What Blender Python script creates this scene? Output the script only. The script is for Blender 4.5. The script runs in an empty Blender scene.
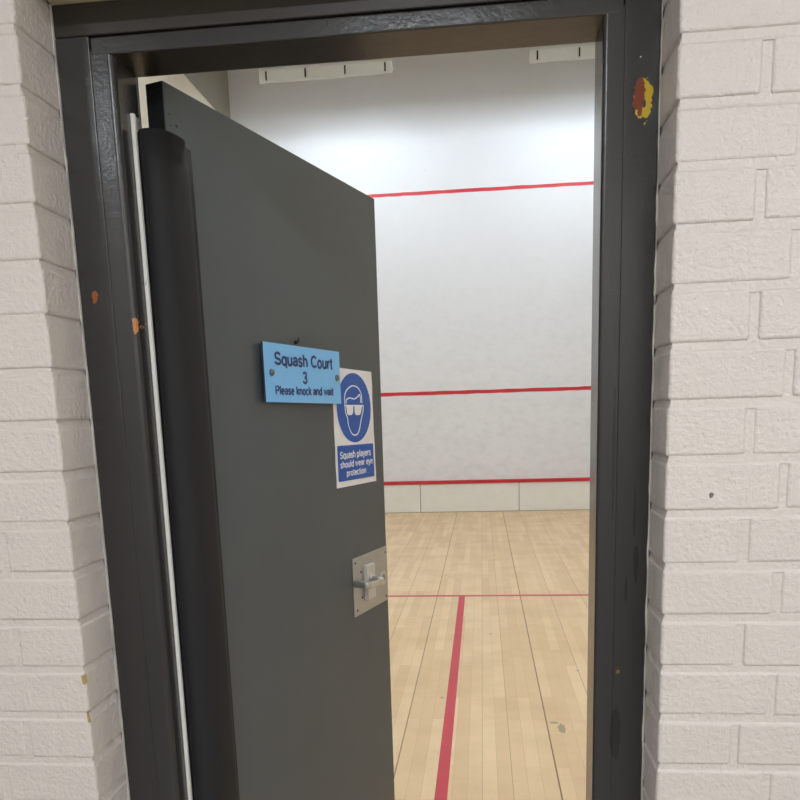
import bpy, bmesh, math, random
from mathutils import Matrix, Vector
random.seed(7)
S = bpy.context.scene
COL = S.collection

# ------------------------------------------------------------------ camera
cam_d = bpy.data.cameras.new('camera'); cam = bpy.data.objects.new('camera', cam_d); COL.objects.link(cam)
RIGHT = Vector((0.99468248, 0.09861564, -0.02969366))
DOWN = Vector((-0.01175367, -0.17773679, -0.98400787))
FWD = Vector((-0.10231623, 0.9791244, -0.17563257))
m = Matrix((RIGHT, -DOWN, -FWD)).transposed().to_4x4()
m.translation = Vector((0.180454266, -2.00868736, 1.51795652))
cam.matrix_world = m
cam_d.sensor_fit = 'HORIZONTAL'; cam_d.sensor_width = 36.0
cam_d.lens = 773.085 / 800 * 36
cam_d.shift_x = (400 - 403.794) / 800
cam_d.shift_y = (550.518 - 400) / 800
cam_d.clip_start = 0.02
S.camera = cam

# ------------------------------------------------------------------ world, lamps, exposure
W = bpy.data.worlds.new('world'); S.world = W; W.use_nodes = True
W.node_tree.nodes['Background'].inputs[0].default_value = (0.75, 0.85, 1.0, 1)
W.node_tree.nodes['Background'].inputs[1].default_value = 0.05
S.view_settings.view_transform = 'Standard'; S.view_settings.look = 'None'
S.view_settings.gamma = 1.0; S.view_settings.use_curve_mapping = False
S.view_settings.exposure = 0.0

def area(name, loc, rot, sx, sy, power, color):
    d = bpy.data.lights.new(name, 'AREA'); d.shape = 'RECTANGLE'; d.size = sx; d.size_y = sy
    d.energy = power; d.color = color
    o = bpy.data.objects.new(name, d); COL.objects.link(o); o.location = loc; o.rotation_euler = rot
    return o
CORRIDOR_W = 47.0
CORRIDOR_C = (0.89, 0.955, 1.03)
COURT_TUBE = 222.0      # brightness of the fluorescent tubes over the court
COURT_C = (0.82, 0.93, 1.0)
for _x, _k in ((-0.02, 0.38), (1.42, 0.60), (-1.46, 0.22)):  # middle corridor lamp; the outer two are unseen, added to raise ambient light
    area('corridor_and_fill_lamp', (_x, -2.75, 2.655), (0, 0, 0), 0.46, 0.10, CORRIDOR_W * _k, CORRIDOR_C)

# ------------------------------------------------------------------ materials
def srgb(r, g, b):
    f = lambda c: c / 12.92 if c <= 0.04045 else ((c + 0.055) / 1.055) ** 2.4
    return (f(r / 255), f(g / 255), f(b / 255), 1)
class NT:
    def __init__(s, name):
        s.m = bpy.data.materials.new(name); s.m.use_nodes = True; s.t = s.m.node_tree
        s.b = s.t.nodes['Principled BSDF']
        s.tc = None
    def n(s, typ, **kw):
        x = s.t.nodes.new(typ)
        for k, v in kw.items(): setattr(x, k, v)
        return x
    def l(s, a, b): s.t.links.new(a, b)
    def obj(s):
        if not s.tc: s.tc = s.n('ShaderNodeTexCoord')
        return s.tc.outputs['Object']
    def mapping(s, scale=(1, 1, 1), loc=(0, 0, 0), rot=(0, 0, 0)):
        x = s.n('ShaderNodeMapping'); x.inputs['Scale'].default_value = scale
        x.inputs['Location'].default_value = loc; x.inputs['Rotation'].default_value = rot
        s.l(s.obj(), x.inputs['Vector']); return x.outputs[0]
    def noise(s, scale, detail=3, rough=0.5, vec=None):
        x = s.n('ShaderNodeTexNoise'); x.inputs['Scale'].default_value = scale
        x.inputs['Detail'].default_value = detail; x.inputs['Roughness'].default_value = rough
        s.l(vec or s.obj(), x.inputs['Vector']); return x.outputs['Fac']
    def ramp(s, fac, stops, interp='LINEAR'):
        x = s.n('ShaderNodeValToRGB'); x.color_ramp.interpolation = interp
        e = x.color_ramp.elements
        while len(e) < len(stops): e.new(0.5)
        for i, (p, c) in enumerate(stops):
            e[i].position = p; e[i].color = c if len(c) == 4 else (*c, 1)
        s.l(fac, x.inputs[0]); return x.outputs[0]
    def mix(s, fac, a, b, blend='MIX'):
        x = s.n('ShaderNodeMix', data_type='RGBA', blend_type=blend)
        for i, v in ((0, fac), (6, a), (7, b)):
            if isinstance(v, (int, float)): x.inputs[i].default_value = v
            elif isinstance(v, tuple): x.inputs[i].default_value = v
            else: s.l(v, x.inputs[i])
        return x.outputs[2]
    def math(s, op, a, b=0.0, c=None):
        x = s.n('ShaderNodeMath', operation=op)
        for i, v in enumerate((a, b) if c is None else (a, b, c)):
            if isinstance(v, (int, float)): x.inputs[i].default_value = v
            else: s.l(v, x.inputs[i])
        return x.outputs[0]
    def bump(s, h, strength, dist=0.001, chain=None):
        x = s.n('ShaderNodeBump'); x.inputs['Strength'].default_value = strength
        x.inputs['Distance'].default_value = dist; s.l(h, x.inputs['Height'])
        if chain is not None: s.l(chain, x.inputs['Normal'])
        return x.outputs[0]
    def set(s, col=None, rough=None, metal=None, normal=None, spec=None):
        for k, v in (('Base Color', col), ('Roughness', rough), ('Metallic', metal), ('Normal', normal), ('Specular IOR Level', spec)):
            if v is None: continue
            if isinstance(v, (int, float, tuple)): s.b.inputs[k].default_value = v
            else: s.l(v, s.b.inputs[k])
        return s.m
    def ellipse(s, cx, cy, rx, ry, ax=('X', 'Z'), edge=0.35, nscale=120, amp=1.0, front=None):
        """0..1 mask of a ragged spot in object space (a chip, stain or scuff)"""
        sp = s.n('ShaderNodeSeparateXYZ'); s.l(s.obj(), sp.inputs[0])
        a = s.math('MULTIPLY', s.math('SUBTRACT', sp.outputs[ax[0]], cx), 1 / rx)
        b = s.math('MULTIPLY', s.math('SUBTRACT', sp.outputs[ax[1]], cy), 1 / ry)
        d = s.math('SQRT', s.math('ADD', s.math('POWER', s.math('ABSOLUTE', a), 2.0), s.math('POWER', s.math('ABSOLUTE', b), 2.0)))
        nz = s.math('MULTIPLY', s.math('SUBTRACT', s.noise(nscale, 4, 0.7), 0.5), amp * 2)
        v = s.math('ADD', d, nz)
        k = 1.0 if front is None else s.math('LESS_THAN', sp.outputs['Y'], front)
        return s.math('MULTIPLY', s.math('LESS_THAN', v, 1.0), k)

def plain(name, rgb, rough=0.5, metal=0.0, bump=None, spec=0.5):
    t = NT(name); nrm = None
    if bump: nrm = t.bump(t.noise(bump[0], 4, 0.6), bump[1], 0.001)
    nz = t.noise(9.0, 4, 0.6)
    c = srgb(*rgb)
    d = (c[0] * .88, c[1] * .88, c[2] * .88, 1)
    return t.set(col=t.mix(nz, d, c), rough=rough, metal=metal, normal=nrm, spec=spec)

def mat_brickpaint():
    t = NT('painted_brick')
    base = t.mix(t.noise(3.0, 3), srgb(221, 209, 199), srgb(213, 202, 194))
    n1 = t.noise(150, 3, 0.6); n2 = t.noise(38, 4, 0.6); n3 = t.noise(9, 2)
    nb = t.bump(n1, 0.9, 0.0027); nb = t.bump(n2, 0.5, 0.004, nb); nb = t.bump(n3, 0.4, 0.01, nb)
    tan = srgb(176, 150, 92)
    c = base
    for (x, z, rx, rz) in ((-0.4365, 1.126, .0040, .0085), (-0.4358, 1.065, .0032, .010)):
        c = t.mix(t.ellipse(x, z, rx, rz, nscale=180, amp=0.7, front=-0.9165), c, tan)
    c = t.mix(t.ellipse(0.490, 1.395, .003, .004, nscale=200), c, srgb(120, 100, 95))
    return t.set(col=c, rough=0.33, normal=nb, spec=0.5)
def mat_frame():
    t = NT('frame_paint')
    c = t.mix(t.noise(5, 4), srgb(49, 47, 45), srgb(55, 53, 51))
    br = t.math('GREATER_THAN', t.noise(2.2, 2), 0.56)
    dk = srgb(38, 37, 36)
    for (x, z, rx, rz) in ((0.386, 1.005, .008, .045), (0.412, 1.28, .004, .03), (0.398, 1.24, .002, .02), (0.376, 1.45, .0025, .10), (0.408, 1.36, .002, .04)):
        c = t.mix(t.ellipse(x, z, rx, rz, nscale=70, amp=0.6), c, dk)
    # chipped paint showing older coats
    ye = srgb(214, 178, 40); rd = srgb(132, 58, 26)
    c = t.mix(t.ellipse(0.4075, 1.933, .0120, .026, nscale=85, amp=0.95), c, ye)
    c = t.mix(t.ellipse(0.4015, 1.938, .0080, .024, nscale=95, amp=0.9), c, rd)
    c = t.mix(t.ellipse(0.4085, 1.928, .0022, .006, nscale=200, amp=0.6), c, srgb(66, 64, 60))
    ob = srgb(150, 84, 36)
    c = t.mix(t.ellipse(-0.409, 1.707, .0045, .009, nscale=120, amp=1.1), c, ob)
    c = t.mix(t.ellipse(-0.3508, 1.663, .0034, .012, nscale=120, amp=1.0), c, srgb(186, 120, 62))
    c = t.mix(t.ellipse(0.388, 1.108, .003, .004, nscale=200, amp=0.6), c, srgb(120, 90, 40))
    c = t.mix(t.ellipse(0.4025, 1.987, .0011, .0011, nscale=200, amp=0.3), c, srgb(190, 190, 185))
    nb = t.bump(t.noise(160, 4, 0.6), 0.35, 0.0009)
    nb = t.bump(t.noise(9, 3, 0.5), 0.35, 0.004, nb)
    return t.set(col=c, rough=0.22, normal=nb, spec=0.5)
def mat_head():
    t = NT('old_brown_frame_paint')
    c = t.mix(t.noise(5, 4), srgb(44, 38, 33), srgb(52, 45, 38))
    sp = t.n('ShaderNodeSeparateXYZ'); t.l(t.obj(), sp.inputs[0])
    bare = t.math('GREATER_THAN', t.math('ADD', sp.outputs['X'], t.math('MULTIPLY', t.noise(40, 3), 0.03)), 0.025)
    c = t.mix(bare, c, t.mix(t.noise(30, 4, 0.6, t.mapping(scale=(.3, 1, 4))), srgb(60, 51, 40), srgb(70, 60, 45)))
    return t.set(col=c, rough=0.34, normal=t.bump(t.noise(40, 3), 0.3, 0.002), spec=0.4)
def mat_door():
    t = NT('door_paint')
    vec = t.mapping(scale=(1, 1, 0.35))
    c = t.mix(t.noise(4, 5, 0.6, vec), srgb(75, 80, 84), srgb(85, 90, 93))
    c = t.mix(t.ellipse(0.012, 1.9995, .0018, .0018, nscale=200, amp=.2), c, srgb(25, 25, 25))
    c = t.mix(t.ellipse(0.012, 1.9825, .0014, .0014, nscale=200, amp=.2), c, srgb(25, 25, 25))
    c = t.mix(t.ellipse(0.0275, 1.986, .003, .0026, nscale=200, amp=.3), c, srgb(22, 22, 22))
    nb = t.bump(t.noise(300, 2, 0.6), 0.25, 0.0006)
    nb = t.bump(t.noise(7, 3), 0.3, 0.003, nb)
    return t.set(col=c, rough=0.46, normal=nb, spec=0.4)
def mat_courtwall():
    t = NT('court_plaster')
    big = t.noise(1.1, 5, 0.6); sm = t.noise(7, 5, 0.7, t.mapping(scale=(1, 1, 1.6)))
    c = t.mix(big, srgb(232, 233, 239), srgb(225, 225, 231))
    sp = t.n('ShaderNodeSeparateXYZ'); t.l(t.obj(), sp.inputs[0])
    low = t.ramp(t.math('MULTIPLY', sp.outputs['Z'], 0.2), [(0.25, (1, 1, 1)), (0.8, (0.1, 0.1, 0.1))])
    smudge = t.ramp(sm, [(0.45, (0, 0, 0)), (0.75, (1, 1, 1))])
    f = t.math('MULTIPLY', t.math('MULTIPLY', smudge, low), 0.35)
    c = t.mix(f, c, srgb(196, 192, 192))
    speck = t.math('GREATER_THAN', t.noise(16, 2, 0.5), 0.755)
    c = t.mix(t.math('MULTIPLY', speck, 0.25), c, srgb(120, 118, 118))
    nb = t.bump(t.noise(30, 3), 0.15, 0.002)
    return t.set(col=c, rough=0.6, normal=nb, spec=0.3)
def mat_floor():
    t = NT('maple_strip_floor')
    br = t.n('ShaderNodeTexBrick'); br.offset = 0.37; br.offset_frequency = 2; br.squash = 1.0
    vec = t.mapping(rot=(0, 0, math.radians(90)), loc=(0.0, 0.02, 0))
    t.l(vec, br.inputs['Vector'])
    br.inputs['Scale'].default_value = 1.0; br.inputs['Brick Width'].default_value = 0.83
    br.inputs['Row Height'].default_value = 0.062; br.inputs['Mortar Size'].default_value = 0.0008
    br.inputs['Mortar Smooth'].default_value = 0.3; br.inputs['Bias'].default_value = 0.0
    br.inputs['Color1'].default_value = srgb(236, 208, 171); br.inputs['Color2'].default_value = srgb(220, 188, 149)
    br.inputs['Mortar'].default_value = srgb(188, 158, 122)
    grain = t.noise(6, 6, 0.65, t.mapping(scale=(9, 1.0, 1)))
    c = t.mix(t.math('MULTIPLY', grain, 0.45), br.outputs['Color'], srgb(216, 186, 148))
    blot = t.noise(2.2, 4, 0.6, t.mapping(scale=(1, 1.4, 1)))
    c = t.mix(t.math('MULTIPLY', t.ramp(blot, [(.42, (0, 0, 0)), (.7, (1, 1, 1))]), 0.35), c, srgb(196, 164, 128))
    # open seams between boards
    sp = t.n('ShaderNodeSeparateXYZ'); t.l(t.obj(), sp.inputs[0])
    for x, w, a in ((-0.207, .0028, .75), (-0.455, .002, .5), (0.479, .0030, .9), (-0.02 + .31, .0018, .35), (0.725, .002, .45), (0.97, .002, .4), (-0.70, .002, .4), (0.165, .0014, .3)):
        d = t.math('ABSOLUTE', t.math('SUBTRACT', sp.outputs['X'], x))
        c = t.mix(t.math('MULTIPLY', t.math('LESS_THAN', d, w), a), c, srgb(112, 86, 60))
    c = t.mix(t.math('MULTIPLY', t.ellipse(0.546, 1.555, .017, .055, ax=('X', 'Y'), nscale=60, amp=1.1), 0.7), c, srgb(128, 126, 104))
    c = t.mix(t.math('MULTIPLY', t.ellipse(0.515, 1.625, .020, .012, ax=('X', 'Y'), nscale=70, amp=1.0), 0.6), c, srgb(120, 110, 90))
    for (x, y) in ((0.226, 3.16), (-0.05, 1.95), (0.72, 2.4), (0.3, 6.1), (-0.4, 6.6), (0.8, 5.1)):
        c = t.mix(t.math('MULTIPLY', t.ellipse(x, y, .009, .018, ax=('X', 'Y'), nscale=45, amp=1.2), 0.5), c, srgb(150, 120, 88))
    nb = t.bump(grain, 0.1, 0.001)
    return t.set(col=c, rough=t.math('ADD', t.math('MULTIPLY', blot, 0.2), 0.42), normal=nb, spec=0.3)
def mat_emit(name, col, st):
    t = NT(name); t.b.inputs['Base Color'].default_value = (1, 1, 1, 1)
    t.b.inputs['Emission Color'].default_value = col; t.b.inputs['Emission Strength'].default_value = st
    return t.m
def mat_steel(name, rgb, rough, aniso=(1, 1, 1), metal=0.85):
    t = NT(name)
    nz = t.noise(60, 5, 0.65, t.mapping(scale=aniso)); bl = t.noise(14, 4, 0.6)
    c = t.mix(bl, srgb(*rgb), srgb(rgb[0] - 30, rgb[1] - 32, rgb[2] - 36))
    return t.set(col=c, rough=t.math('ADD', t.math('MULTIPLY', nz, 0.22), rough), metal=metal, normal=t.bump(nz, 0.1, 0.0006))
def mat_jambstrip():
    t = NT('worn_white_strip')
    m1 = t.math('GREATER_THAN', t.noise(45, 4, 0.75, t.mapping(scale=(1, 1, 0.35))), 0.70)
    c = t.mix(t.noise(4, 2), srgb(252, 250, 244), srgb(244, 240, 228))
    c = t.mix(t.math('MULTIPLY', m1, 0.6), c, srgb(80, 78, 74))
    return t.set(col=c, rough=0.4)

M = dict(
    brick=mat_brickpaint(), oldhead=mat_head(), hdk=plain('frame_head_dark_brown', (50, 44, 39), 0.36), frame=mat_frame(), door=mat_door(), court=mat_courtwall(), floor=mat_floor(),
    cream=plain('cream_plaster', (240, 230, 214), 0.6, bump=(40, 0.15)),
    upper=plain('upper_wall_shade_grey', (158, 154, 142), 0.7, bump=(30, 0.15)),
    ceil=plain('ceiling_paint', (225, 223, 218), 0.7), cceil=plain('court_ceiling_paint', (112, 108, 96), 0.8),
    lintel=plain('lintel_paint', (206, 192, 150), 0.6, bump=(80, 0.3)),
    red=plain('court_line_red', (196, 30, 46), 0.5), redf=plain('floor_line_red', (196, 62, 74), 0.45),
    tin=plain('tin_board_white', (240, 238, 234), 0.45), gap=plain('dark_gap', (90, 82, 76), 0.8),
    edge=plain('door_edge_dark', (30, 31, 32), 0.5), guard=plain('black_guard_plastic', (25, 23, 25), 0.75, bump=(400, 0.1)),
    strip=mat_jambstrip(), alu=mat_steel('aluminium', (215, 216, 218), 0.22), steel=mat_steel('brushed_steel_plate', (196, 192, 188), 0.40, (1, 1, 8), 0.5), steel2=mat_steel('brushed_steel_cover_lit', (225, 222, 218), 0.38, (1, 1, 8), 0.4),
    chrome=mat_steel('satin_chrome', (222, 220, 216), 0.2), black=plain('black_metal', (18, 18, 18), 0.45),
    screw=plain('tarnished_screw', (96, 84, 72), 0.4, 0.7), signblue=plain('sign_light_blue', (130, 200, 255), 0.35),
    signedge=plain('sign_edge', (58, 66, 80), 0.6), navy=plain('navy_lettering', (34, 44, 110), 0.4),
    bolt=plain('bolt_grey', (120, 122, 118), 0.35, 0.6), paper=plain('notice_white', (248, 244, 246), 0.45),
    sblue=plain('safety_blue', (8, 84, 180), 0.45), white=plain('print_white', (248, 247, 250), 0.45),
    house=plain('light_housing_white', (222, 220, 212), 0.5), tube=mat_emit('fluorescent_tube', (*COURT_C, 1), COURT_TUBE), lamp=mat_emit('lamp_diffuser', (0.9, 0.97, 1.0, 1), 4.0),
    corridor=plain('corridor_paint', (230, 226, 220), 0.6), cfloor=plain('corridor_floor_vinyl', (178, 174, 168), 0.5),
    caulk=plain('cut_in_paint_edge', (220, 214, 204), 0.5, bump=(200, 0.4)),
)

# ------------------------------------------------------------------ helpers
def link(name, bm, mat, parent=None, smooth=False, mw=None):
    me = bpy.data.meshes.new(name); bmesh.ops.recalc_face_normals(bm, faces=bm.faces[:]); bm.to_mesh(me); bm.free()
    for x in (mat if isinstance(mat, (list, tuple)) else [mat]): me.materials.append(x)
    if smooth:
        for p in me.polygons: p.use_smooth = True
    o = bpy.data.objects.new(name, me); COL.objects.link(o)
    if parent: o.parent = parent
    if mw is not None: o.matrix_world = mw
    return o
def box(bm, x0, x1, y0, y1, z0, z1, bev=0.0, seg=2, mi=0):
    vs = [bm.verts.new((x, y, z)) for x in (x0, x1) for y in (y0, y1) for z in (z0, z1)]
    F = [(0, 1, 3, 2), (4, 6, 7, 5), (0, 4, 5, 1), (2, 3, 7, 6), (0, 2, 6, 4), (1, 5, 7, 3)]
    fs = [bm.faces.new([vs[i] for i in f]) for f in F]
    for f in fs: f.material_index = mi
    if bev:
        es = list({e for f in fs for e in f.edges})
        r = bmesh.ops.bevel(bm, geom=es, offset=bev, segments=seg, affect='EDGES', profile=0.5)
        for f in r['faces']: f.material_index = mi
def frustum(bm, a, b, z0, z1):
    """a,b = (x0,x1,y0,y1) rectangles at z0 and z1"""
    lo = [bm.verts.new((x, y, z0)) for x, y in ((a[0], a[2]), (a[1], a[2]), (a[1], a[3]), (a[0], a[3]))]
    hi = [bm.verts.new((x, y, z1)) for x, y in ((b[0], b[2]), (b[1], b[2]), (b[1], b[3]), (b[0], b[3]))]
    for i in range(4): bm.faces.new((lo[i], lo[(i + 1) % 4], hi[(i + 1) % 4], hi[i]))
    bm.faces.new(lo[::-1]); bm.faces.new(hi)
def cyl(bm, p0, p1, r0, r1=None, n=24, cap=True):
    p0, p1 = Vector(p0), Vector(p1); r1 = r0 if r1 is None else r1
    ax = (p1 - p0).normalized(); t = ax.orthogonal().normalized(); s = ax.cross(t)
    A = [bm.verts.new(p0 + (t * math.cos(2 * math.pi * i / n) + s * math.sin(2 * math.pi * i / n)) * r0) for i in range(n)]
    B = [bm.verts.new(p1 + (t * math.cos(2 * math.pi * i / n) + s * math.sin(2 * math.pi * i / n)) * r1) for i in range(n)]
    for i in range(n): bm.faces.new((A[i], A[(i + 1) % n], B[(i + 1) % n], B[i]))
    if cap: bm.faces.new(A[::-1]); bm.faces.new(B)
def rev(bm, c, ax, prof, n=28):
    """surface of revolution; prof = [(dist along ax, radius)]"""
    c, ax = Vector(c), Vector(ax).normalized(); t = ax.orthogonal().normalized(); s = ax.cross(t); rings = []
    for d, r in prof:
        rings.append([bm.verts.new(c + ax * d + (t * math.cos(2 * math.pi * i / n) + s * math.sin(2 * math.pi * i / n)) * max(r, 1e-5)) for i in range(n)])
    for A, B in zip(rings, rings[1:]):
        for i in range(n): bm.faces.new((A[i], A[(i + 1) % n], B[(i + 1) % n], B[i]))
    bm.faces.new(rings[0][::-1]); bm.faces.new(rings[-1])
def prism_xz(bm, pts, y0, y1):
    """polygon in the local x-z plane with thickness y0..y1"""
    A = [bm.verts.new((x, y0, z)) for x, z in pts]; B = [bm.verts.new((x, y1, z)) for x, z in pts]
    bm.faces.new(A); bm.faces.new(B[::-1]); n = len(pts)
    for i in range(n): bm.faces.new((A[i], B[i], B[(i + 1) % n], A[(i + 1) % n]))
def stroke_xz(bm, pts, w, y0, y1, closed=False):
    n = len(pts); P = [Vector((x, z)) for x, z in pts]; L = []; R_ = []
    for i in range(n):
        a = P[i - 1] if (i > 0 or closed) else P[i]; b = P[(i + 1) % n] if (i < n - 1 or closed) else P[i]
        d = (b - a).normalized(); nn = Vector((-d.y, d.x)) * w / 2
        L.append(P[i] + nn); R_.append(P[i] - nn)
    rings = []
    for l, r in zip(L, R_):
        rings.append([bm.verts.new((l.x, y0, l.y)), bm.verts.new((r.x, y0, r.y)), bm.verts.new((r.x, y1, r.y)), bm.verts.new((l.x, y1, l.y))])
    k = n if closed else n - 1
    for i in range(k):
        A, B = rings[i], rings[(i + 1) % n]
        for j in range(4): bm.faces.new((A[j], A[(j + 1) % 4], B[(j + 1) % 4], B[j]))
    if not closed: bm.faces.new(rings[0][::-1]); bm.faces.new(rings[-1])
def smooth_path(pts, k=4):
    out = []
    for i in range(len(pts) - 1):
        p0 = pts[max(i - 1, 0)]; p1 = pts[i]; p2 = pts[i + 1]; p3 = pts[min(i + 2, len(pts) - 1)]
        for j in range(k):
            t = j / k
            out.append(tuple(0.5 * ((2 * b) + (-a + c) * t + (2 * a - 5 * b + 4 * c - d) * t * t + (-a + 3 * b - 3 * c + d) * t ** 3) for a, b, c, d in zip(p0, p1, p2, p3)))
    out.append(pts[-1]); return out
def tag(o, label=None, cat=None, group=None, kind=None):
    for k, v in (('label', label), ('category', cat), ('group', group), ('kind', kind)):
        if v: o[k] = v
    return o
def empty(name, loc=(0, 0, 0), mw=None, parent=None):
    o = bpy.data.objects.new(name, None); COL.objects.link(o); o.empty_display_size = 0.05
    if mw is not None: o.matrix_world = mw
    else: o.location = loc
    if parent: o.parent = parent
    return o
# plain monoline grotesque capitals and small letters drawn as strokes: cap height 1, x-height .72
def arc(cx, cy, rx, ry, a0, a1, n=12):
    return [(cx + rx * math.cos(math.radians(a0 + (a1 - a0) * i / n)), cy + ry * math.sin(math.radians(a0 + (a1 - a0) * i / n))) for i in range(n + 1)]
X = 0.66     # centre line of the x-height
GLYPH = {
    'S': (0.68, [arc(.34, .735, .25, .205, 18, 190, 12) + arc(.36, .70, .28, .23, 200, 262, 4)[1:] + arc(.31, .255, .29, .23, 78, 10, 5) + arc(.33, .265, .28, .205, 0, -168, 12)]),
    'C': (0.74, [arc(.38, .5, .31, .44, 42, 318, 26)]),
    'P': (0.66, [[(.08, 0), (.08, .94), (.36, .94)] + arc(.36, .70, .22, .24, 90, -90, 10) + [(.08, .46)]]),
    '3': (0.60, [arc(.29, .72, .21, .21, 160, -70, 14) + [(.25, .51)], [(.25, .51)] + arc(.28, .275, .24, .225, 78, -165, 16)]),
    'a': (0.56, [arc(.27, .49, .19, .17, 165, 0, 8) + [(.46, .10), (.50, .04)], [(.46, .40), (.30, .375)] + arc(.22, .215, .155, .155, 95, 270, 10) + arc(.26, .26, .20, .20, 275, 355, 5)]),
    'c': (0.52, [arc(.27, .33, .20, .32, 45, 315, 18)]),
    'd': (0.58, [[(.48, 1.0), (.48, 0)], arc(.27, .33, .20, .32, 0, 360, 24)]),
    'e': (0.56, [[(.08, .35), (.47, .35)] + arc(.275, .33, .20, .32, 8, 318, 22)]),
    'h': (0.56, [[(.08, 1.0), (.08, 0)], [(.08, .36)] + arc(.27, .43, .19, .23, 165, 0, 9) + [(.46, 0)]]),
    'i': (0.24, [[(.11, .68), (.11, 0)], [(.11, .98), (.11, .87)]]),
    'k': (0.50, [[(.08, 1.0), (.08, 0)], [(.45, .70), (.10, .27)], [(.20, .38), (.48, 0)]]),
    'l': (0.24, [[(.11, 1.0), (.11, 0)]]),
    'n': (0.56, [[(.08, .70), (.08, 0)], [(.08, .36)] + arc(.27, .43, .19, .23, 165, 0, 9) + [(.46, 0)]]),
    'o': (0.58, [arc(.28, .33, .21, .32, 0, 360, 24)]),
    'p': (0.58, [[(.08, .70), (.08, -.24)], arc(.28, .33, .20, .32, 0, 360, 24)]),
    'q': (0.58, [[(.48, .70), (.48, -.24)], arc(.27, .33, .20, .32, 0, 360, 24)]),
    'r': (0.36, [[(.08, .70), (.08, 0)], [(.08, .38)] + arc(.29, .42, .20, .23, 165, 85, 5)]),
    's': (0.50, [arc(.24, .50, .165, .155, 20, 200, 9) + arc(.24, .49, .17, .14, 215, 255, 3) + arc(.22, .18, .19, .15, 70, 20, 3) + arc(.23, .165, .175, .145, 0, -165, 9)]),
    't': (0.32, [[(.15, .90), (.15, .16)] + arc(.25, .12, .10, .10, 180, 280, 5), [(.02, .66), (.29, .66)]]),
    'u': (0.56, [[(.08, .70), (.08, .24)] + arc(.26, .23, .18, .21, 180, 345, 8), [(.46, .70), (.46, 0)]]),
    'w': (0.78, [[(.03, .70), (.21, .02), (.38, .66), (.55, .02), (.73, .70)]]),
    'y': (0.52, [[(.04, .70), (.25, .04)], [(.47, .70), (.22, -.12), (.16, -.22), (.05, -.21)]]),
    ' ': (0.30, []),
}
def text_part(name, s, u0, u1, zb, zc, y, mat, parent, bold=0.14, sp=0.035):
    adv = sum(GLYPH[c][0] + sp for c in s) - sp
    kx, kz = (u1 - u0) / adv, (zc - zb)
    bm = bmesh.new(); x = 0.0
    for c in s:
        w, strokes = GLYPH[c]
        for st in strokes:
            P = [(u0 + (x + a) * kx, zb + b * kz) for a, b in st]
            Q = [P[0]]
            for p in P[1:]:
                if abs(p[0] - Q[-1][0]) + abs(p[1] - Q[-1][1]) > 1e-5: Q.append(p)
            stroke_xz(bm, Q, bold * math.sqrt(kx * kz), y, y + 0.0006)
        x += w + sp
    return link(name, bm, mat, parent)

# ================================================================== SETTING
YB, YF, YI = -0.922, -0.822, -0.62      # brick face, frame face, inside face of the court's back wall
XL, XR = -0.434, 0.4295                 # brick opening
YFAR = 9.75; XW = 3.37; ZC = 6.75; ZTOP = 2.118; CZ = 2.70
HW = 1.9                                # half width of the brick wall built

# floor of the court and corridor
bm = bmesh.new(); box(bm, -XW, XW, YI - 0.12, YFAR, -0.06, 0.0)
floor = tag(link('floor', bm, M['floor']), 'pale maple strip floor of the squash court', 'floor', kind='structure')
bm = bmesh.new(); box(bm, -0.0255, 0.0255, YI - 0.1, YFAR - 5.44, 0.0, 0.0006)
link('half_court_line', bm, M['redf'], floor)['label'] = 'red line running towards the front wall'
bm = bmesh.new(); box(bm, -XW, XW, YFAR - 5.49, YFAR - 5.44, 0.0, 0.0007)
link('short_line', bm, M['redf'], floor)['label'] = 'thin red line across the court'
bm = bmesh.new(); box(bm, -2.6, 2.6, -3.7, YI - 0.12, -0.06, -0.002)
tag(link('floor', bm, M['cfloor']), 'grey corridor floor in front of the doorway', 'floor', kind='structure')

# front wall of the court with its markings
bm = bmesh.new(); box(bm, -XW, XW, YFAR, YFAR + 0.2, 0, ZC)
wf = tag(link('wall_front', bm, M['court']), 'white scuffed front wall of the squash court with red lines', 'wall', kind='structure')
def wline(name, z0, z1, lab):
    bm = bmesh.new(); n = 60; X = [-XW + 0.01 + (2 * XW - 0.02) * i / n for i in range(n + 1)]
    j = lambda: random.uniform(-0.003, 0.003)
    lo = [(x, z0 + j()) for x in X]; hi = [(x, z1 + j()) for x in X]
    for i in range(n):
        prism_xz(bm, [lo[i], lo[i + 1], hi[i + 1], hi[i]], YFAR - 0.0015, YFAR + 0.01)
    link(name, bm, M['red'], wf)['label'] = lab
wline('out_line', 4.575, 4.622, 'uppermost red line on the front wall')
wline('service_line', 1.764, 1.816, 'middle red line on the front wall')
# tin board: panels with narrow dark joints, red strip along its top
bm = bmesh.new(); xs = [-XW, -2.26, -0.766, 0.727, 2.22, XW]
for a, b in zip(xs, xs[1:]): box(bm, a + 0.005, b - 0.005, YFAR - 0.022, YFAR - 0.001, 0.006, 0.432, 0.001, 1)
tin = tag(link('trim_1', bm, M['tin']), 'white panelled tin board along the foot of the front wall', 'board', kind='structure')
bm = bmesh.new(); box(bm, -XW + 0.005, XW - 0.005, YFAR - 0.040, YFAR - 0.001, 0.434, 0.484, 0.004, 2)
link('tin_strip', bm, M['red'], tin)['label'] = 'red strip along the top of the board'
bm = bmesh.new(); box(bm, -XW + .01, XW - .01, YFAR - 0.010, YFAR - 0.001, 0.0, 0.433); link('shadow_gap', bm, M['gap'], tin)

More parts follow.
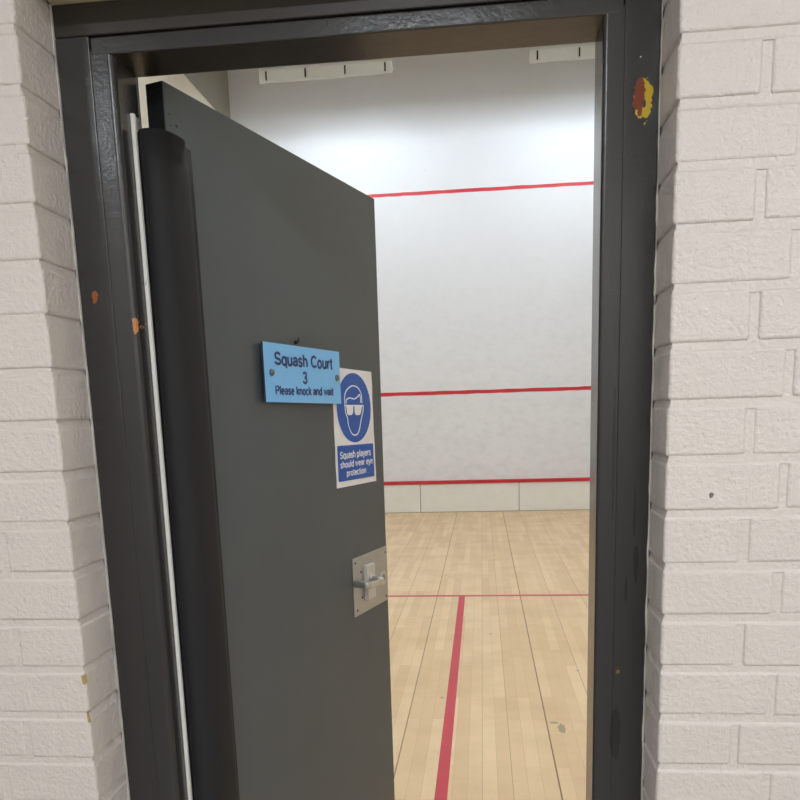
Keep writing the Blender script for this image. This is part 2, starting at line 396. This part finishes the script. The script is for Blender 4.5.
# side, back, top of the court
bm = bmesh.new(); box(bm, -XW - 0.2, -XW, YI, YFAR, 0, 5.64)
wl = tag(link('wall_left', bm, M['cream']), 'cream plastered left side wall of the court', 'wall', kind='structure')
bm = bmesh.new(); box(bm, -XW - 0.2, -XW - 0.002, YI, YFAR, 5.64, ZC); link('upper_band', bm, M['upper'], wl)['label'] = 'upper side wall, greyed for the shade above the light fittings'  # grey tone paints in the shade above the fittings' cut-off
bm = bmesh.new(); box(bm, XW, XW + 0.2, YI, YFAR, 0, 5.64)
wr = tag(link('wall_right', bm, M['cream']), 'cream plastered right side wall of the court', 'wall', kind='structure')
bm = bmesh.new(); box(bm, XW + 0.002, XW + 0.2, YI, YFAR, 5.64, ZC); link('upper_band', bm, M['upper'], wr)  # same painted-in shade tone on the right wall
bm = bmesh.new()
box(bm, -XW - .2, XL - 0.004, YF + 0.14, YI, 0, ZC); box(bm, XR + 0.004, XW + .2, YF + 0.14, YI, 0, ZC); box(bm, XL - 0.004, XR + 0.004, YF + 0.14, YI, ZTOP + 0.004, ZC)
tag(link('wall_back', bm, M['cream']), 'cream inner face of the court back wall around the doorway', 'wall', kind='structure')
bm = bmesh.new(); box(bm, -XW - .2, XW + .2, YI, YFAR + .2, ZC, ZC + 0.1)
tag(link('ceiling', bm, M['cceil']), 'dull ceiling high over the squash court', 'ceiling', kind='structure')

# painted brick wall round the doorway (corridor side)
bm = bmesh.new()
MR = 0.010
def pier(x_edge, side, z0, pitch, first_short):
    """bricks outward from the opening edge; side -1 = left of the doorway"""
    k0 = -int((z0 + 0.05) / pitch) ; k = k0
    while True:
        zb = z0 + k * pitch            # mortar joint centre under this course
        if zb > CZ: break
        lo, hi = max(zb + MR / 2, 0.0), min(zb + pitch - MR / 2, CZ)
        if hi - lo > 0.01:
            short = (k % 2 == 0) == first_short
            u = 0.0; i = 0
            lens = [0.1025 if short else 0.150] + [0.215] * 12
            while u < HW - 0.45:
                L = lens[i]; j = [random.uniform(-.0009, .0009) for _ in range(6)]
                a, b = u + (j[0] if i else j[0] * .8), u + L + j[1]
                b = min(b, HW - 0.43)
                xa, xb = (x_edge + side * a, x_edge + side * b)
                if b - a > 0.02:
                    box(bm, min(xa, xb), max(xa, xb), YB + j[2], YF + 0.12, lo + j[3], hi + j[4], 0.0045, 3)
                u += L + MR; i += 1
        # weather-struck bed joint: proud at its foot, recessed under the course above
        xa, xb = x_edge + side * 0.0012, x_edge + side * (HW - 0.43)
        xc = x_edge + side * 0.0046
        if 0 < zb < CZ - 0.02:
            frustum(bm, (min(xa, xb), max(xa, xb), YB + 0.0006, YF + .12), (min(xc, xb), max(xc, xb), YB + 0.0080, YF + .12), zb - MR / 2 - 0.0035, zb + MR / 2 + 0.0022)
        k += 1
    # mortar body seen in the upright joints
    xa, xb = x_edge + side * 0.0040, x_edge + side * (HW - 0.43)
    box(bm, min(xa, xb), max(xa, xb), YB + 0.0024, YF + 0.12, 0, CZ)
pier(XL, -1, 0.9908, 0.0750, True)
pier(XR, 1, 0.9976, 0.0744, True)
# courses over the doorway
z = ZTOP + 0.004; row = 0
while z < CZ:
    h = min(0.065, CZ - z); x = XL + 0.002 - (0.11 if row % 2 else 0)
    while x < XR:
        a, b = max(x, XL + 0.002), min(x + 0.215, XR - 0.002)
        if b - a > 0.03 and h > .02: box(bm, a, b, YB, YF + .12, z, z + h, 0.003, 2)
        x += 0.225
    z += 0.075; row += 1
box(bm, XL, XR, YB + 0.004, YF + 0.12, ZTOP + 0.006, CZ)
brick = tag(link('wall_corridor', bm, M['brick']), 'white painted brick wall around the dark grey door frame', 'wall', kind='structure')
bm = bmesh.new(); box(bm, XL + .001, XR - .001, YB + 0.001, YF + 0.12, ZTOP - 0.004, ZTOP + 0.0035, 0.001, 1)
link('lintel', bm, M['lintel'], brick)['label'] = 'yellowed cream underside above the door frame'

# ragged line of wall paint cut in against the frame
def cutin(name, x, s):
    bm = bmesh.new(); n = 150; z0, z1 = 0.0, ZTOP - 0.004; P = []
    for i in range(n + 1):
        w = 0.0010 + 0.0009 * math.sin(i * .9) * random.random() + random.uniform(-.0005, .0008)
        P.append((x + s * max(w, .0004), z0 + (z1 - z0) * i / n))
    for i in range(n):
        prism_xz(bm, [(x, P[i][1]), P[i], P[i + 1], (x, P[i + 1][1])], YF - 0.0035, YF + 0.002)
    link(name, bm, M['caulk'], brick)
cutin('paint_edge', XL, 1); cutin('paint_edge', XR, -1)

# corridor shell behind the camera
bm = bmesh.new(); box(bm, -2.6, 2.6, -3.4, -3.3, 0, CZ)
tag(link('wall_corridor_rear', bm, M['corridor']), 'plain corridor wall opposite the doorway', 'wall', kind='structure')
bm = bmesh.new(); box(bm, -2.1, -2.0, -3.7, YB + .1, 0, CZ)
tag(link('wall_corridor_left', bm, M['corridor']), 'plain wall at the left end of the corridor', 'wall', kind='structure')
bm = bmesh.new(); box(bm, 2.0, 2.1, -3.7, YB + .1, 0, CZ)
tag(link('wall_corridor_right', bm, M['corridor']), 'plain wall at the right end of the corridor', 'wall', kind='structure')
bm = bmesh.new(); box(bm, -2.6, 2.6, -3.7, YB + .1, CZ, CZ + .06)
tag(link('ceiling', bm, M['ceil']), 'low ceiling over the corridor', 'ceiling', kind='structure')
for s in (-1, 1):
    bm = bmesh.new(); a, b = sorted((s * (HW - .01), s * 2.6)); box(bm, a, b, YB + .003, YB + .2, 0, CZ)
    tag(link('wall_corridor', bm, M['brick']), 'plain painted wall further along the corridor, %s of the doorway' % ('left' if s < 0 else 'right'), 'wall', kind='structure')

# ------------------------------------------------------------------ door frame
XA, XB = -0.347, 0.352     # clear opening between the stops
XSL, XSR = -0.381, 0.380   # step between the outer and inner mouldings
ZS, ZM = 2.069, 2.044
YS, YE = -0.737, -0.686    # back of the stop, back of the frame
fr = tag(empty('trim_2', (0, YF, 0)), 'dark grey glossy painted wooden door frame with chipped paint', 'door frame', kind='structure')
def fpart(name, boxes, lab=None):
    bm = bmesh.new()
    for b in boxes: box(bm, *b[:6], b[6] if len(b) > 6 else 0.0015, b[7] if len(b) > 7 else 3)
    for v in bm.verts: v.co -= Vector((0, YF, 0))
    # keep object coordinates in the wall plane x-z
    o = link(name, bm, M['frame'], fr)
    if lab: o['label'] = lab
    return o
fpart('jamb', [(XL + .001, XSL - .0006, YF, YE, 0, ZS + .001, .0018), (XSL - .011, XA, YF + .0018, YS, 0, ZM + .014, .010, 8), (XSL - .002, XA - .021, YF + .012, YE, 0, ZTOP - .006, .001)], 'left upright on the hinge side')
fpart('jamb', [(XSR + .0006, XR - .001, YF, YE, 0, ZS + .001, .0018), (XB, XSR + .008, YF + .0018, YS, 0, ZM + .014, .006, 6), (XB + .014, XSR + .002, YF + .012, YE, 0, ZTOP - .006, .001)], 'right upright on the lock side')
hd = fpart('head', [(XSL + .0004, XSR - .0004, YF + .0014, YS, ZM, ZS - .0004, .0025)], 'cross piece over the doorway')
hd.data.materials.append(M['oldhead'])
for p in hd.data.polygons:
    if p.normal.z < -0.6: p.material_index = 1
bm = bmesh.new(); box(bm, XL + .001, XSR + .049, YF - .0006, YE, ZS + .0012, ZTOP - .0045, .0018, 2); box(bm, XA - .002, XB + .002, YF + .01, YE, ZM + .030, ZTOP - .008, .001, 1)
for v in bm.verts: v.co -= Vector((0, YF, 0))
link('head_moulding', bm, M['hdk'], fr)['label'] = 'brownish black outer strip over the doorway'  # darker and browner tone than the rest of the frame

# ------------------------------------------------------------------ door leaf (open into the court)
ANG = math.radians(72.64399)
AX, AY = -0.3145668, -0.72142753
DM = Matrix.Translation((AX, AY, 0)) @ Matrix.Rotation(ANG, 4, 'Z')
DW, DH, DT = 0.787, 2.045, 0.034
def dbox(name, b, mat, parent, bev=0.0, seg=2, lab=None):
    bm = bmesh.new(); box(bm, *b, bev, seg)
    o = link(name, bm, mat, parent)
    if lab: o['label'] = lab
    return o
door = empty('door_1', mw=DM)
tag(door, 'dark grey painted door standing open into the court', 'door', kind='structure')
dbox('leaf', (0.0008, DW, 0.0, DT, 0.008, DH), M['door'], door, .0012, 2)
dbox('hinge_edge', (-0.0004, 0.0008, 0.001, DT - .001, 0.01, DH - .001), M['edge'], door, 0, 1, 'black hinge side edge')
# lock plate, escutcheon, return lever, cylinder
pl = dbox('handle_plate', (0.582, 0.7845, -0.0022, 0.0, 1.019, 1.167), M['steel'], door, .0006, 1, 'square steel backing plate')
for (u, z) in ((0.5953, 1.154), (0.773, 1.1515), (0.7705, 1.0315), (0.5975, 1.0335), (0.6250, 1.1265), (0.6262, 1.0605), (0.7035, 1.1300)):
    bm = bmesh.new(); rev(bm, (u, -0.0022, z), (0, -1, 0), [(0, .0034), (.0010, .0032), (.0014, .0018), (.0008, .0008)], 16)
    link('screw', bm, M['screw'], pl)
esc = dbox('escutcheon', (0.637, 0.684, -0.0145, -0.0022, 1.050, 1.140), M['steel2'], pl, .0022, 3, 'raised upright cover behind the lever')  # steel made paler than the plate to imitate light on its front
bm = bmesh.new()
# spindle rose, neck out of the cover, bar towards the hinges, return
rev(bm, (0.655, -0.0145, 1.1045), (0, -1, 0), [(0, .0105), (.003, .010), (.0045, .008)], 24)
sec = [(0.655, -0.014, 1.1045), (0.655, -0.034, 1.1025), (0.6575, -0.0445, 1.0995), (0.648, -0.048, 1.0995), (0.61, -0.0475, 1.1015), (0.586, -0.046, 1.1040), (0.5775, -0.042, 1.1045), (0.577, -0.030, 1.1050), (0.580, -0.006, 1.1060)]
pts = smooth_path(sec, 5)
rings = []
for i, p in enumerate(pts):
    a = Vector(pts[max(i - 1, 0)]); b = Vector(pts[min(i + 1, len(pts) - 1)]); d = (b - a).normalized()
    up = Vector((0, 0, 1)); sd = d.cross(up).normalized(); up = sd.cross(d)
    hh, ww = 0.0082, 0.0044
    ring = []
    for k in range(16):
        t = 2 * math.pi * k / 16; c_, s_ = math.cos(t), math.sin(t)
        c_ = math.copysign(abs(c_) ** .45, c_); s_ = math.copysign(abs(s_) ** .45, s_)
        ring.append(bm.verts.new(Vector(p) + up * hh * s_ + sd * ww * c_))
    rings.append(ring)
for A, B in zip(rings, rings[1:]):
    for k in range(16): bm.faces.new((A[k], A[(k + 1) % 16], B[(k + 1) % 16], B[k]))
bm.faces.new(rings[0][::-1]); bm.faces.new(rings[-1])
link('lever', bm, M['chrome'], pl, smooth=True)['label'] = 'polished lever bent back towards the door'
bm = bmesh.new(); rev(bm, (0.7520, -0.0022, 1.0855), (0, -1, 0), [(0, .0185), (.003, .0182), (.0045, .0165), (.0035, .0135), (.0028, .0125)], 32)
cy_ = link('lock_rose', bm, M['chrome'], pl)
bm = bmesh.new(); rev(bm, (0.7520, -0.0048, 1.0855), (0, -1, 0), [(0, .0124), (.0008, .0122), (.0014, .0105)], 28); lk = link('lock_cylinder', bm, M['steel'], cy_)
bm = bmesh.new(); box(bm, .7507, .7533, -.0068, -.0058, 1.0775, 1.0935); link('keyway', bm, M['black'], lk)

# ------------------------------------------------------------------ court name sign, held off the door on two bolts
sg = tag(empty('door_sign', mw=DM @ Matrix.Translation((0.38, -0.006, 1.6))),
         'light blue plastic sign reading Squash Court 3, bolted to the grey door', 'sign')
O = Vector((0.38, -0.006, 1.6))
def local(o, org):   # shift mesh so that it sits right under an origin other than the door's
    for v in o.data.vertices: v.co -= org
    return o
bm = bmesh.new(); prism_xz(bm, [(0.2245, 1.5462), (0.5390, 1.5420), (0.5385, 1.6590), (0.2240, 1.6606)], -0.0118, -0.0078)
for f in bm.faces:
    if abs(f.calc_center_median().y + 0.0118) > 0.0006: f.material_index = 1
local(link('sign_board', bm, [M['signblue'], M['signedge']], sg), O)
local(text_part('lettering', 'Squash Court', 0.2626, 0.5035, 1.6190, 1.6435, -0.0126, M['navy'], sg, 0.17), O)
local(text_part('lettering', '3', 0.3690, 0.3875, 1.5840, 1.6090, -0.0126, M['navy'], sg, 0.17), O)
local(text_part('lettering', 'Please knock and wait', 0.2600, 0.5020, 1.5610, 1.5780, -0.0126, M['navy'], sg, 0.17), O)
for u in (0.2490, 0.5215):
    bm = bmesh.new(); rev(bm, (u, -0.0118, 1.603 if u < .4 else 1.600), (0, -1, 0), [(0, .0072), (.002, .0071), (.0042, .0058), (.0056, .0035), (.006, .001)], 24)
    cyl(bm, (u, -0.0118, 1.601), (u, -0.0001, 1.601), .003, n=12)
    local(link('bolt', bm, M['bolt'], sg, smooth=True), O)['label'] = 'grey domed bolt head'
# small hook screwed in above the sign
bm = bmesh.new(); rev(bm, (0.366, -0.0003, 1.669), (0, -1, 0), [(0, .0045), (.003, .004), (.005, .002)], 16)
cyl(bm, (0.366, -0.004, 1.669), (0.364, -0.009, 1.671), .0022, n=10); cyl(bm, (0.364, -0.009, 1.671), (0.3640, -0.009, 1.677), .0016, n=10)
link('hook', bm, M['black'], door)['label'] = 'small black screw hook above the blue sign'

# ------------------------------------------------------------------ safety notice
nt = tag(empty('safety_notice', mw=DM @ Matrix.Translation((0.62, 0, 1.49))),
         'white and blue eye protection notice stuck on the grey door, partly behind the blue sign', 'notice')
O2 = Vector((0.62, 0, 1.49))
bm = bmesh.new(); nx, nz = 14, 18; G = []
pu = lambda a, b: ((0.5200 + 0.0005 * b) * (1 - a) + (0.7300 + 0.0065 * (1 - b)) * a, (1.3475 * (1 - b) + 1.6255 * b) + (1.3455 - 1.3475) * a * (1 - b) + (1.6215 - 1.6255) * a * b)
for j in range(nz + 1):
    r_ = []
    for i in range(nx + 1):
        u, z = pu(i / nx, j / nz)
        e = 0.0007 * math.sin(j * 1.3) if i in (0, nx) else 0
        lift = 0.0006 + 0.0006 * (0.5 + 0.5 * math.sin(3.1 * i / nx * 2 + j * .45))
        r_.append((bm.verts.new((u + e, -lift, z)), bm.verts.new((u + e, -0.00005, z))))
    G.append(r_)
for j in range(nz):
    for i in range(nx):
        bm.faces.new([G[j][i][0], G[j][i + 1][0], G[j + 1][i + 1][0], G[j + 1][i][0]])
        bm.faces.new([G[j][i][1], G[j + 1][i][1], G[j + 1][i + 1][1], G[j][i + 1][1]])
for j in range(nz):
    for i in (0, nx): bm.faces.new([G[j][i][0], G[j + 1][i][0], G[j + 1][i][1], G[j][i][1]])
for i in range(nx):
    for j in (0, nz): bm.faces.new([G[j][i][0], G[j][i][1], G[j][i + 1][1], G[j][i + 1][0]])
local(link('sheet', bm, M['paper'], nt), O2)
bm = bmesh.new(); prism_xz(bm, [(0.6265 + .0905 * math.cos(2 * math.pi * i / 64), 1.5325 + .0825 * math.sin(2 * math.pi * i / 64)) for i in range(64)], -0.0020, -0.0010)
pic = local(link('round_symbol', bm, M['sblue'], nt), O2); pic['label'] = 'blue disc with a head wearing goggles'
y0, y1 = -0.0027, -0.0019
bm = bmesh.new()
hair = [(0.5742, 1.5512), (0.5781, 1.5652), (0.5921, 1.5769), (0.6191, 1.5849), (0.6458, 1.5813), (0.6614, 1.5708), (0.6661, 1.5612), (0.6674, 1.5442)]
fringe = [(0.5838, 1.5431), (0.5835, 1.5513), (0.6006, 1.556), (0.6271, 1.5542), (0.6466, 1.5598), (0.6553, 1.5647), (0.66, 1.5551), (0.6601, 1.5442)]
face = [(0.5755, 1.5373), (0.5768, 1.5233), (0.5858, 1.5092), (0.5895, 1.4926), (0.5987, 1.4781), (0.6112, 1.4693), (0.6301, 1.4679), (0.6446, 1.4766), (0.6544, 1.4933), (0.6613, 1.5078), (0.6713, 1.5247), (0.6742, 1.5381)]
stroke_xz(bm, smooth_path(hair), .0030, y0, y1); stroke_xz(bm, smooth_path(fringe), .0030, y0, y1); stroke_xz(bm, smooth_path(face, 3), .0030, y0, y1)
stroke_xz(bm, [(.5742, 1.5512), (.576, 1.5400)], .0026, y0, y1)
local(link('head_outline', bm, M['white'], pic), O2)
bm = bmesh.new()
stroke_xz(bm, [(0.5731, 1.5385), (0.6735, 1.5380)], .0028, y0 - .0003, y1)
prism_xz(bm, [(0.5822, 1.5378), (0.6175, 1.5376), (0.6165, 1.5249), (0.6125, 1.518), (0.6085, 1.5159), (0.5927, 1.5156), (0.587, 1.518), (0.5845, 1.5232)], y0 - .0002, y1)
prism_xz(bm, [(0.6255, 1.5376), (0.6668, 1.5374), (0.6602, 1.5244), (0.656, 1.518), (0.6509, 1.5153), (0.6332, 1.515), (0.628, 1.5178), (0.6258, 1.5228)], y0 - .0002, y1)
local(link('goggles', bm, M['white'], pic), O2)
bm = bmesh.new(); r = 0.004; c_ = []
for (cx, cz, a0) in ((0.7195, 1.4390, 0), (0.5335, 1.4415, 90), (0.5335, 1.3655, 180), (0.7210, 1.3635, 270)):
    for k in range(5):
        a = math.radians(a0 + 90 * k / 4); c_.append((cx + r * math.cos(a), cz + r * math.sin(a)))
prism_xz(bm, c_, -0.0020, -0.0008)
pan = local(link('text_panel', bm, M['sblue'], nt), O2)
for s, a, b, zb, zc in (('Squash players', .5390, .7070, 1.4145, 1.4310), ('should wear eye', .5390, .7160, 1.3930, 1.4085), ('protection', .5700, .6760, 1.3720, 1.3870)):
    local(text_part('lettering', s, a, b, zb, zc, -0.0028, M['white'], pan, 0.15), O2)

# ------------------------------------------------------------------ finger guard over the hinge gap
gd = tag(empty('finger_guard', (-0.347, -0.75, 0)), 'tall black curved finger guard covering the door hinges', 'finger guard')
GO = Vector((-0.347, -0.75, 0))
d = Vector((math.cos(ANG), math.sin(ANG))); nn = Vector((-d.y, d.x))
du = lambda u, off: (AX + d.x * u - nn.x * off, AY + d.y * u - nn.y * off)
bm = bmesh.new()
def gsec(k):
    e = 0.013 * max(k, 0) ** 0.45     # bulges a little more towards the floor
    return [(-0.3465, -0.7480), (-0.3440, -0.7620), (-0.3360, -0.7740), (-0.3240, -0.7780), (-0.3100, -0.7740), (-0.2985 + e * .5, -0.7620), (-0.2905 + e * .9, -0.7380), (-0.2880 + e, -0.7120), du(0.036 + e, 0.006), du(0.048 + e * .8, 0.0025), du(0.058 + e * .6, 0.0015)]
nz = 26; outer = []; ztop = 1.957
for j in range(nz + 1):
    t = j / nz; z = 0.02 + (ztop - 0.02) * t
    p = smooth_path(gsec(1 - t), 4); n = len(p)
    outer.append([Vector((x, y, z)) for x, y in p])
T = 0.0018
def offs(row):
    out = []
    for i, v in enumerate(row):
        a = row[max(i - 1, 0)]; b = row[min(i + 1, len(row) - 1)]; t = (b - a).normalized(); nrm = Vector((-t.y, t.x, 0))
        out.append(v + nrm * T)
    return out
O_ = [[bm.verts.new(v - GO) for v in r] for r in outer]
I_ = [[bm.verts.new(v - GO) for v in offs(r)] for r in outer]
for j in range(nz):
    for i in range(n - 1):
        bm.faces.new((O_[j][i], O_[j][i + 1], O_[j + 1][i + 1], O_[j + 1][i])); bm.faces.new((I_[j][i], I_[j + 1][i], I_[j + 1][i + 1], I_[j][i + 1]))
for j in range(nz):
    for i in (0, n - 1): bm.faces.new((O_[j][i], O_[j + 1][i], I_[j + 1][i], I_[j][i]))
for i in range(n - 1):
    for j in (0, nz): bm.faces.new((O_[j][i], O_[j][i + 1], I_[j][i + 1], I_[j][i]))
link('cover', bm, M['guard'], gd, smooth=True)['label'] = 'black bowed flexible cover'
def gbox(name, b, mat, lab=None, bev=.0006):
    bm = bmesh.new(); box(bm, *b, bev, 2)
    for v in bm.verts: v.co -= GO
    o = link(name, bm, mat, gd)
    if lab: o['label'] = lab
    return o
gbox('fixing_strip', (XA - .0002, XA + .0055, -0.7785, -0.7715, 0.02, 1.979), M['strip'], 'worn white strip on the frame')
gbox('track', (XA - .0002, XA + .0030, -0.7655, -0.7500, 1.925, 1.979), M['alu'], 'short bright metal end')
gbox('track', (XA - .0002, XA + .0028, -0.7560, -0.7510, 0.02, 1.925), M['alu'], 'thin bright metal edge')
bm = bmesh.new()
a, b = du(0.0655, 0.0032), du(0.0690, 0.0)
box(bm, 0.0640, 0.0685, -0.0034, -0.0001, 0.02, 1.945, .0005, 1)
o = link('door_strip', bm, M['edge'], gd); o.matrix_world = DM

# ------------------------------------------------------------------ court light fittings
def make_fitting(n_tubes):
    root = empty('court_light', (0, 0, 0))
    L, Dp = 1.62, 0.17
    bm = bmesh.new()
    box(bm, -L / 2, L / 2, 0, 0.006, -0.15, 0.0, .001, 1)            # deep side towards the court
    box(bm, -L / 2, L / 2, Dp - .006, Dp, -0.044, 0.0, .001, 1)       # shallow side towards the wall
    box(bm, -L / 2, L / 2, 0.006, Dp - .006, -0.006, 0.0)
    for s in (-1, 1):
        x = s * (L / 2 - .003)
        A = [bm.verts.new((x + dx, y, z)) for dx in (-.003, .003) for y, z in ((0.006, -0.10), (Dp - .006, -0.044), (Dp - .006, -0.006), (0.006, -0.006))]
        bm.faces.new(A[:4]); bm.faces.new(A[4:][::-1])
        for i in range(4): bm.faces.new((A[i], A[(i + 1) % 4], A[4 + (i + 1) % 4], A[4 + i]))
    link('housing', bm, M['house'], root)
    bm = bmesh.new(); box(bm, -L / 2, L / 2, -0.006, 0.0, -0.150, -0.128, .002, 1); link('lip', bm, M['house'], root)
    for k in range(n_tubes):
        y = 0.085 + (k - (n_tubes - 1) / 2) * 0.045
        bm = bmesh.new(); cyl(bm, (-L / 2 + .03, y, -0.042), (L / 2 - .03, y, -0.042), .013, n=16)
        link('tube', bm, M['tube'], root)['label'] = 'lit fluorescent tube'
    for i in range(4):
        x = -L / 2 + 0.085 + i * 0.483
        bm = bmesh.new(); box(bm, x - .009, x + .009, -0.012, 0.0, -0.118, -0.022, .002, 1); link('clip', bm, M['black'], root)
    for x in (-.6, .6):
        bm = bmesh.new(); cyl(bm, (x, Dp / 2, 0), (x, Dp / 2, ZC - 5.643), .006, n=10); link('suspension_rod', bm, M['house'], root)
    return root
protos = {8.0: make_fitting(1), 4.6: make_fitting(1), 1.2: make_fitting(3)}; seen = set()
labs = {(-1.64, 8.0): 'long white light fitting high before the front wall, left one behind the door frame head',
        (1.60, 8.0): 'long white light fitting high before the front wall, at the right edge of the doorway',
        (-1.64, 4.6): 'long white light fitting over the middle of the court, left side',
        (1.60, 4.6): 'long white light fitting over the middle of the court, right side',
        (-1.64, 1.2): 'long white light fitting nearest the doorway, left side',
        (1.60, 1.2): 'long white light fitting nearest the doorway, right side'}
for i, ((x, y), lab) in enumerate(labs.items()):
    proto = protos[y]
    if y not in seen: r = proto; seen.add(y)
    else:
        r = proto.copy(); COL.objects.link(r)
        for ch in list(proto.children):
            c = ch.copy(); COL.objects.link(c); c.parent = r
    r.location = (x, y, 5.643)
    tag(r, lab, 'light fitting', 'light fittings hung over the court')
# corridor lamp in the middle, with an unseen fill fitting added either side
for x, w in ((-0.02, 'middle one of three, opposite the doorway'), (1.42, 'rightmost of three, added out of view as fill'), (-1.46, 'leftmost of three, added out of view as fill')):
    cl = tag(empty('corridor_and_fill_light', (x, -2.75, CZ)), 'small white corridor ceiling light, the ' + w, 'light fitting', 'light fittings on the corridor ceiling')
    bm = bmesh.new(); box(bm, -.26, .26, -.08, .08, -0.028, 0, .004, 2); link('housing', bm, M['house'], cl)
    bm = bmesh.new(); box(bm, -.23, .23, -.065, .065, -0.038, -0.028, .003, 2); link('diffuser', bm, M['lamp'], cl)
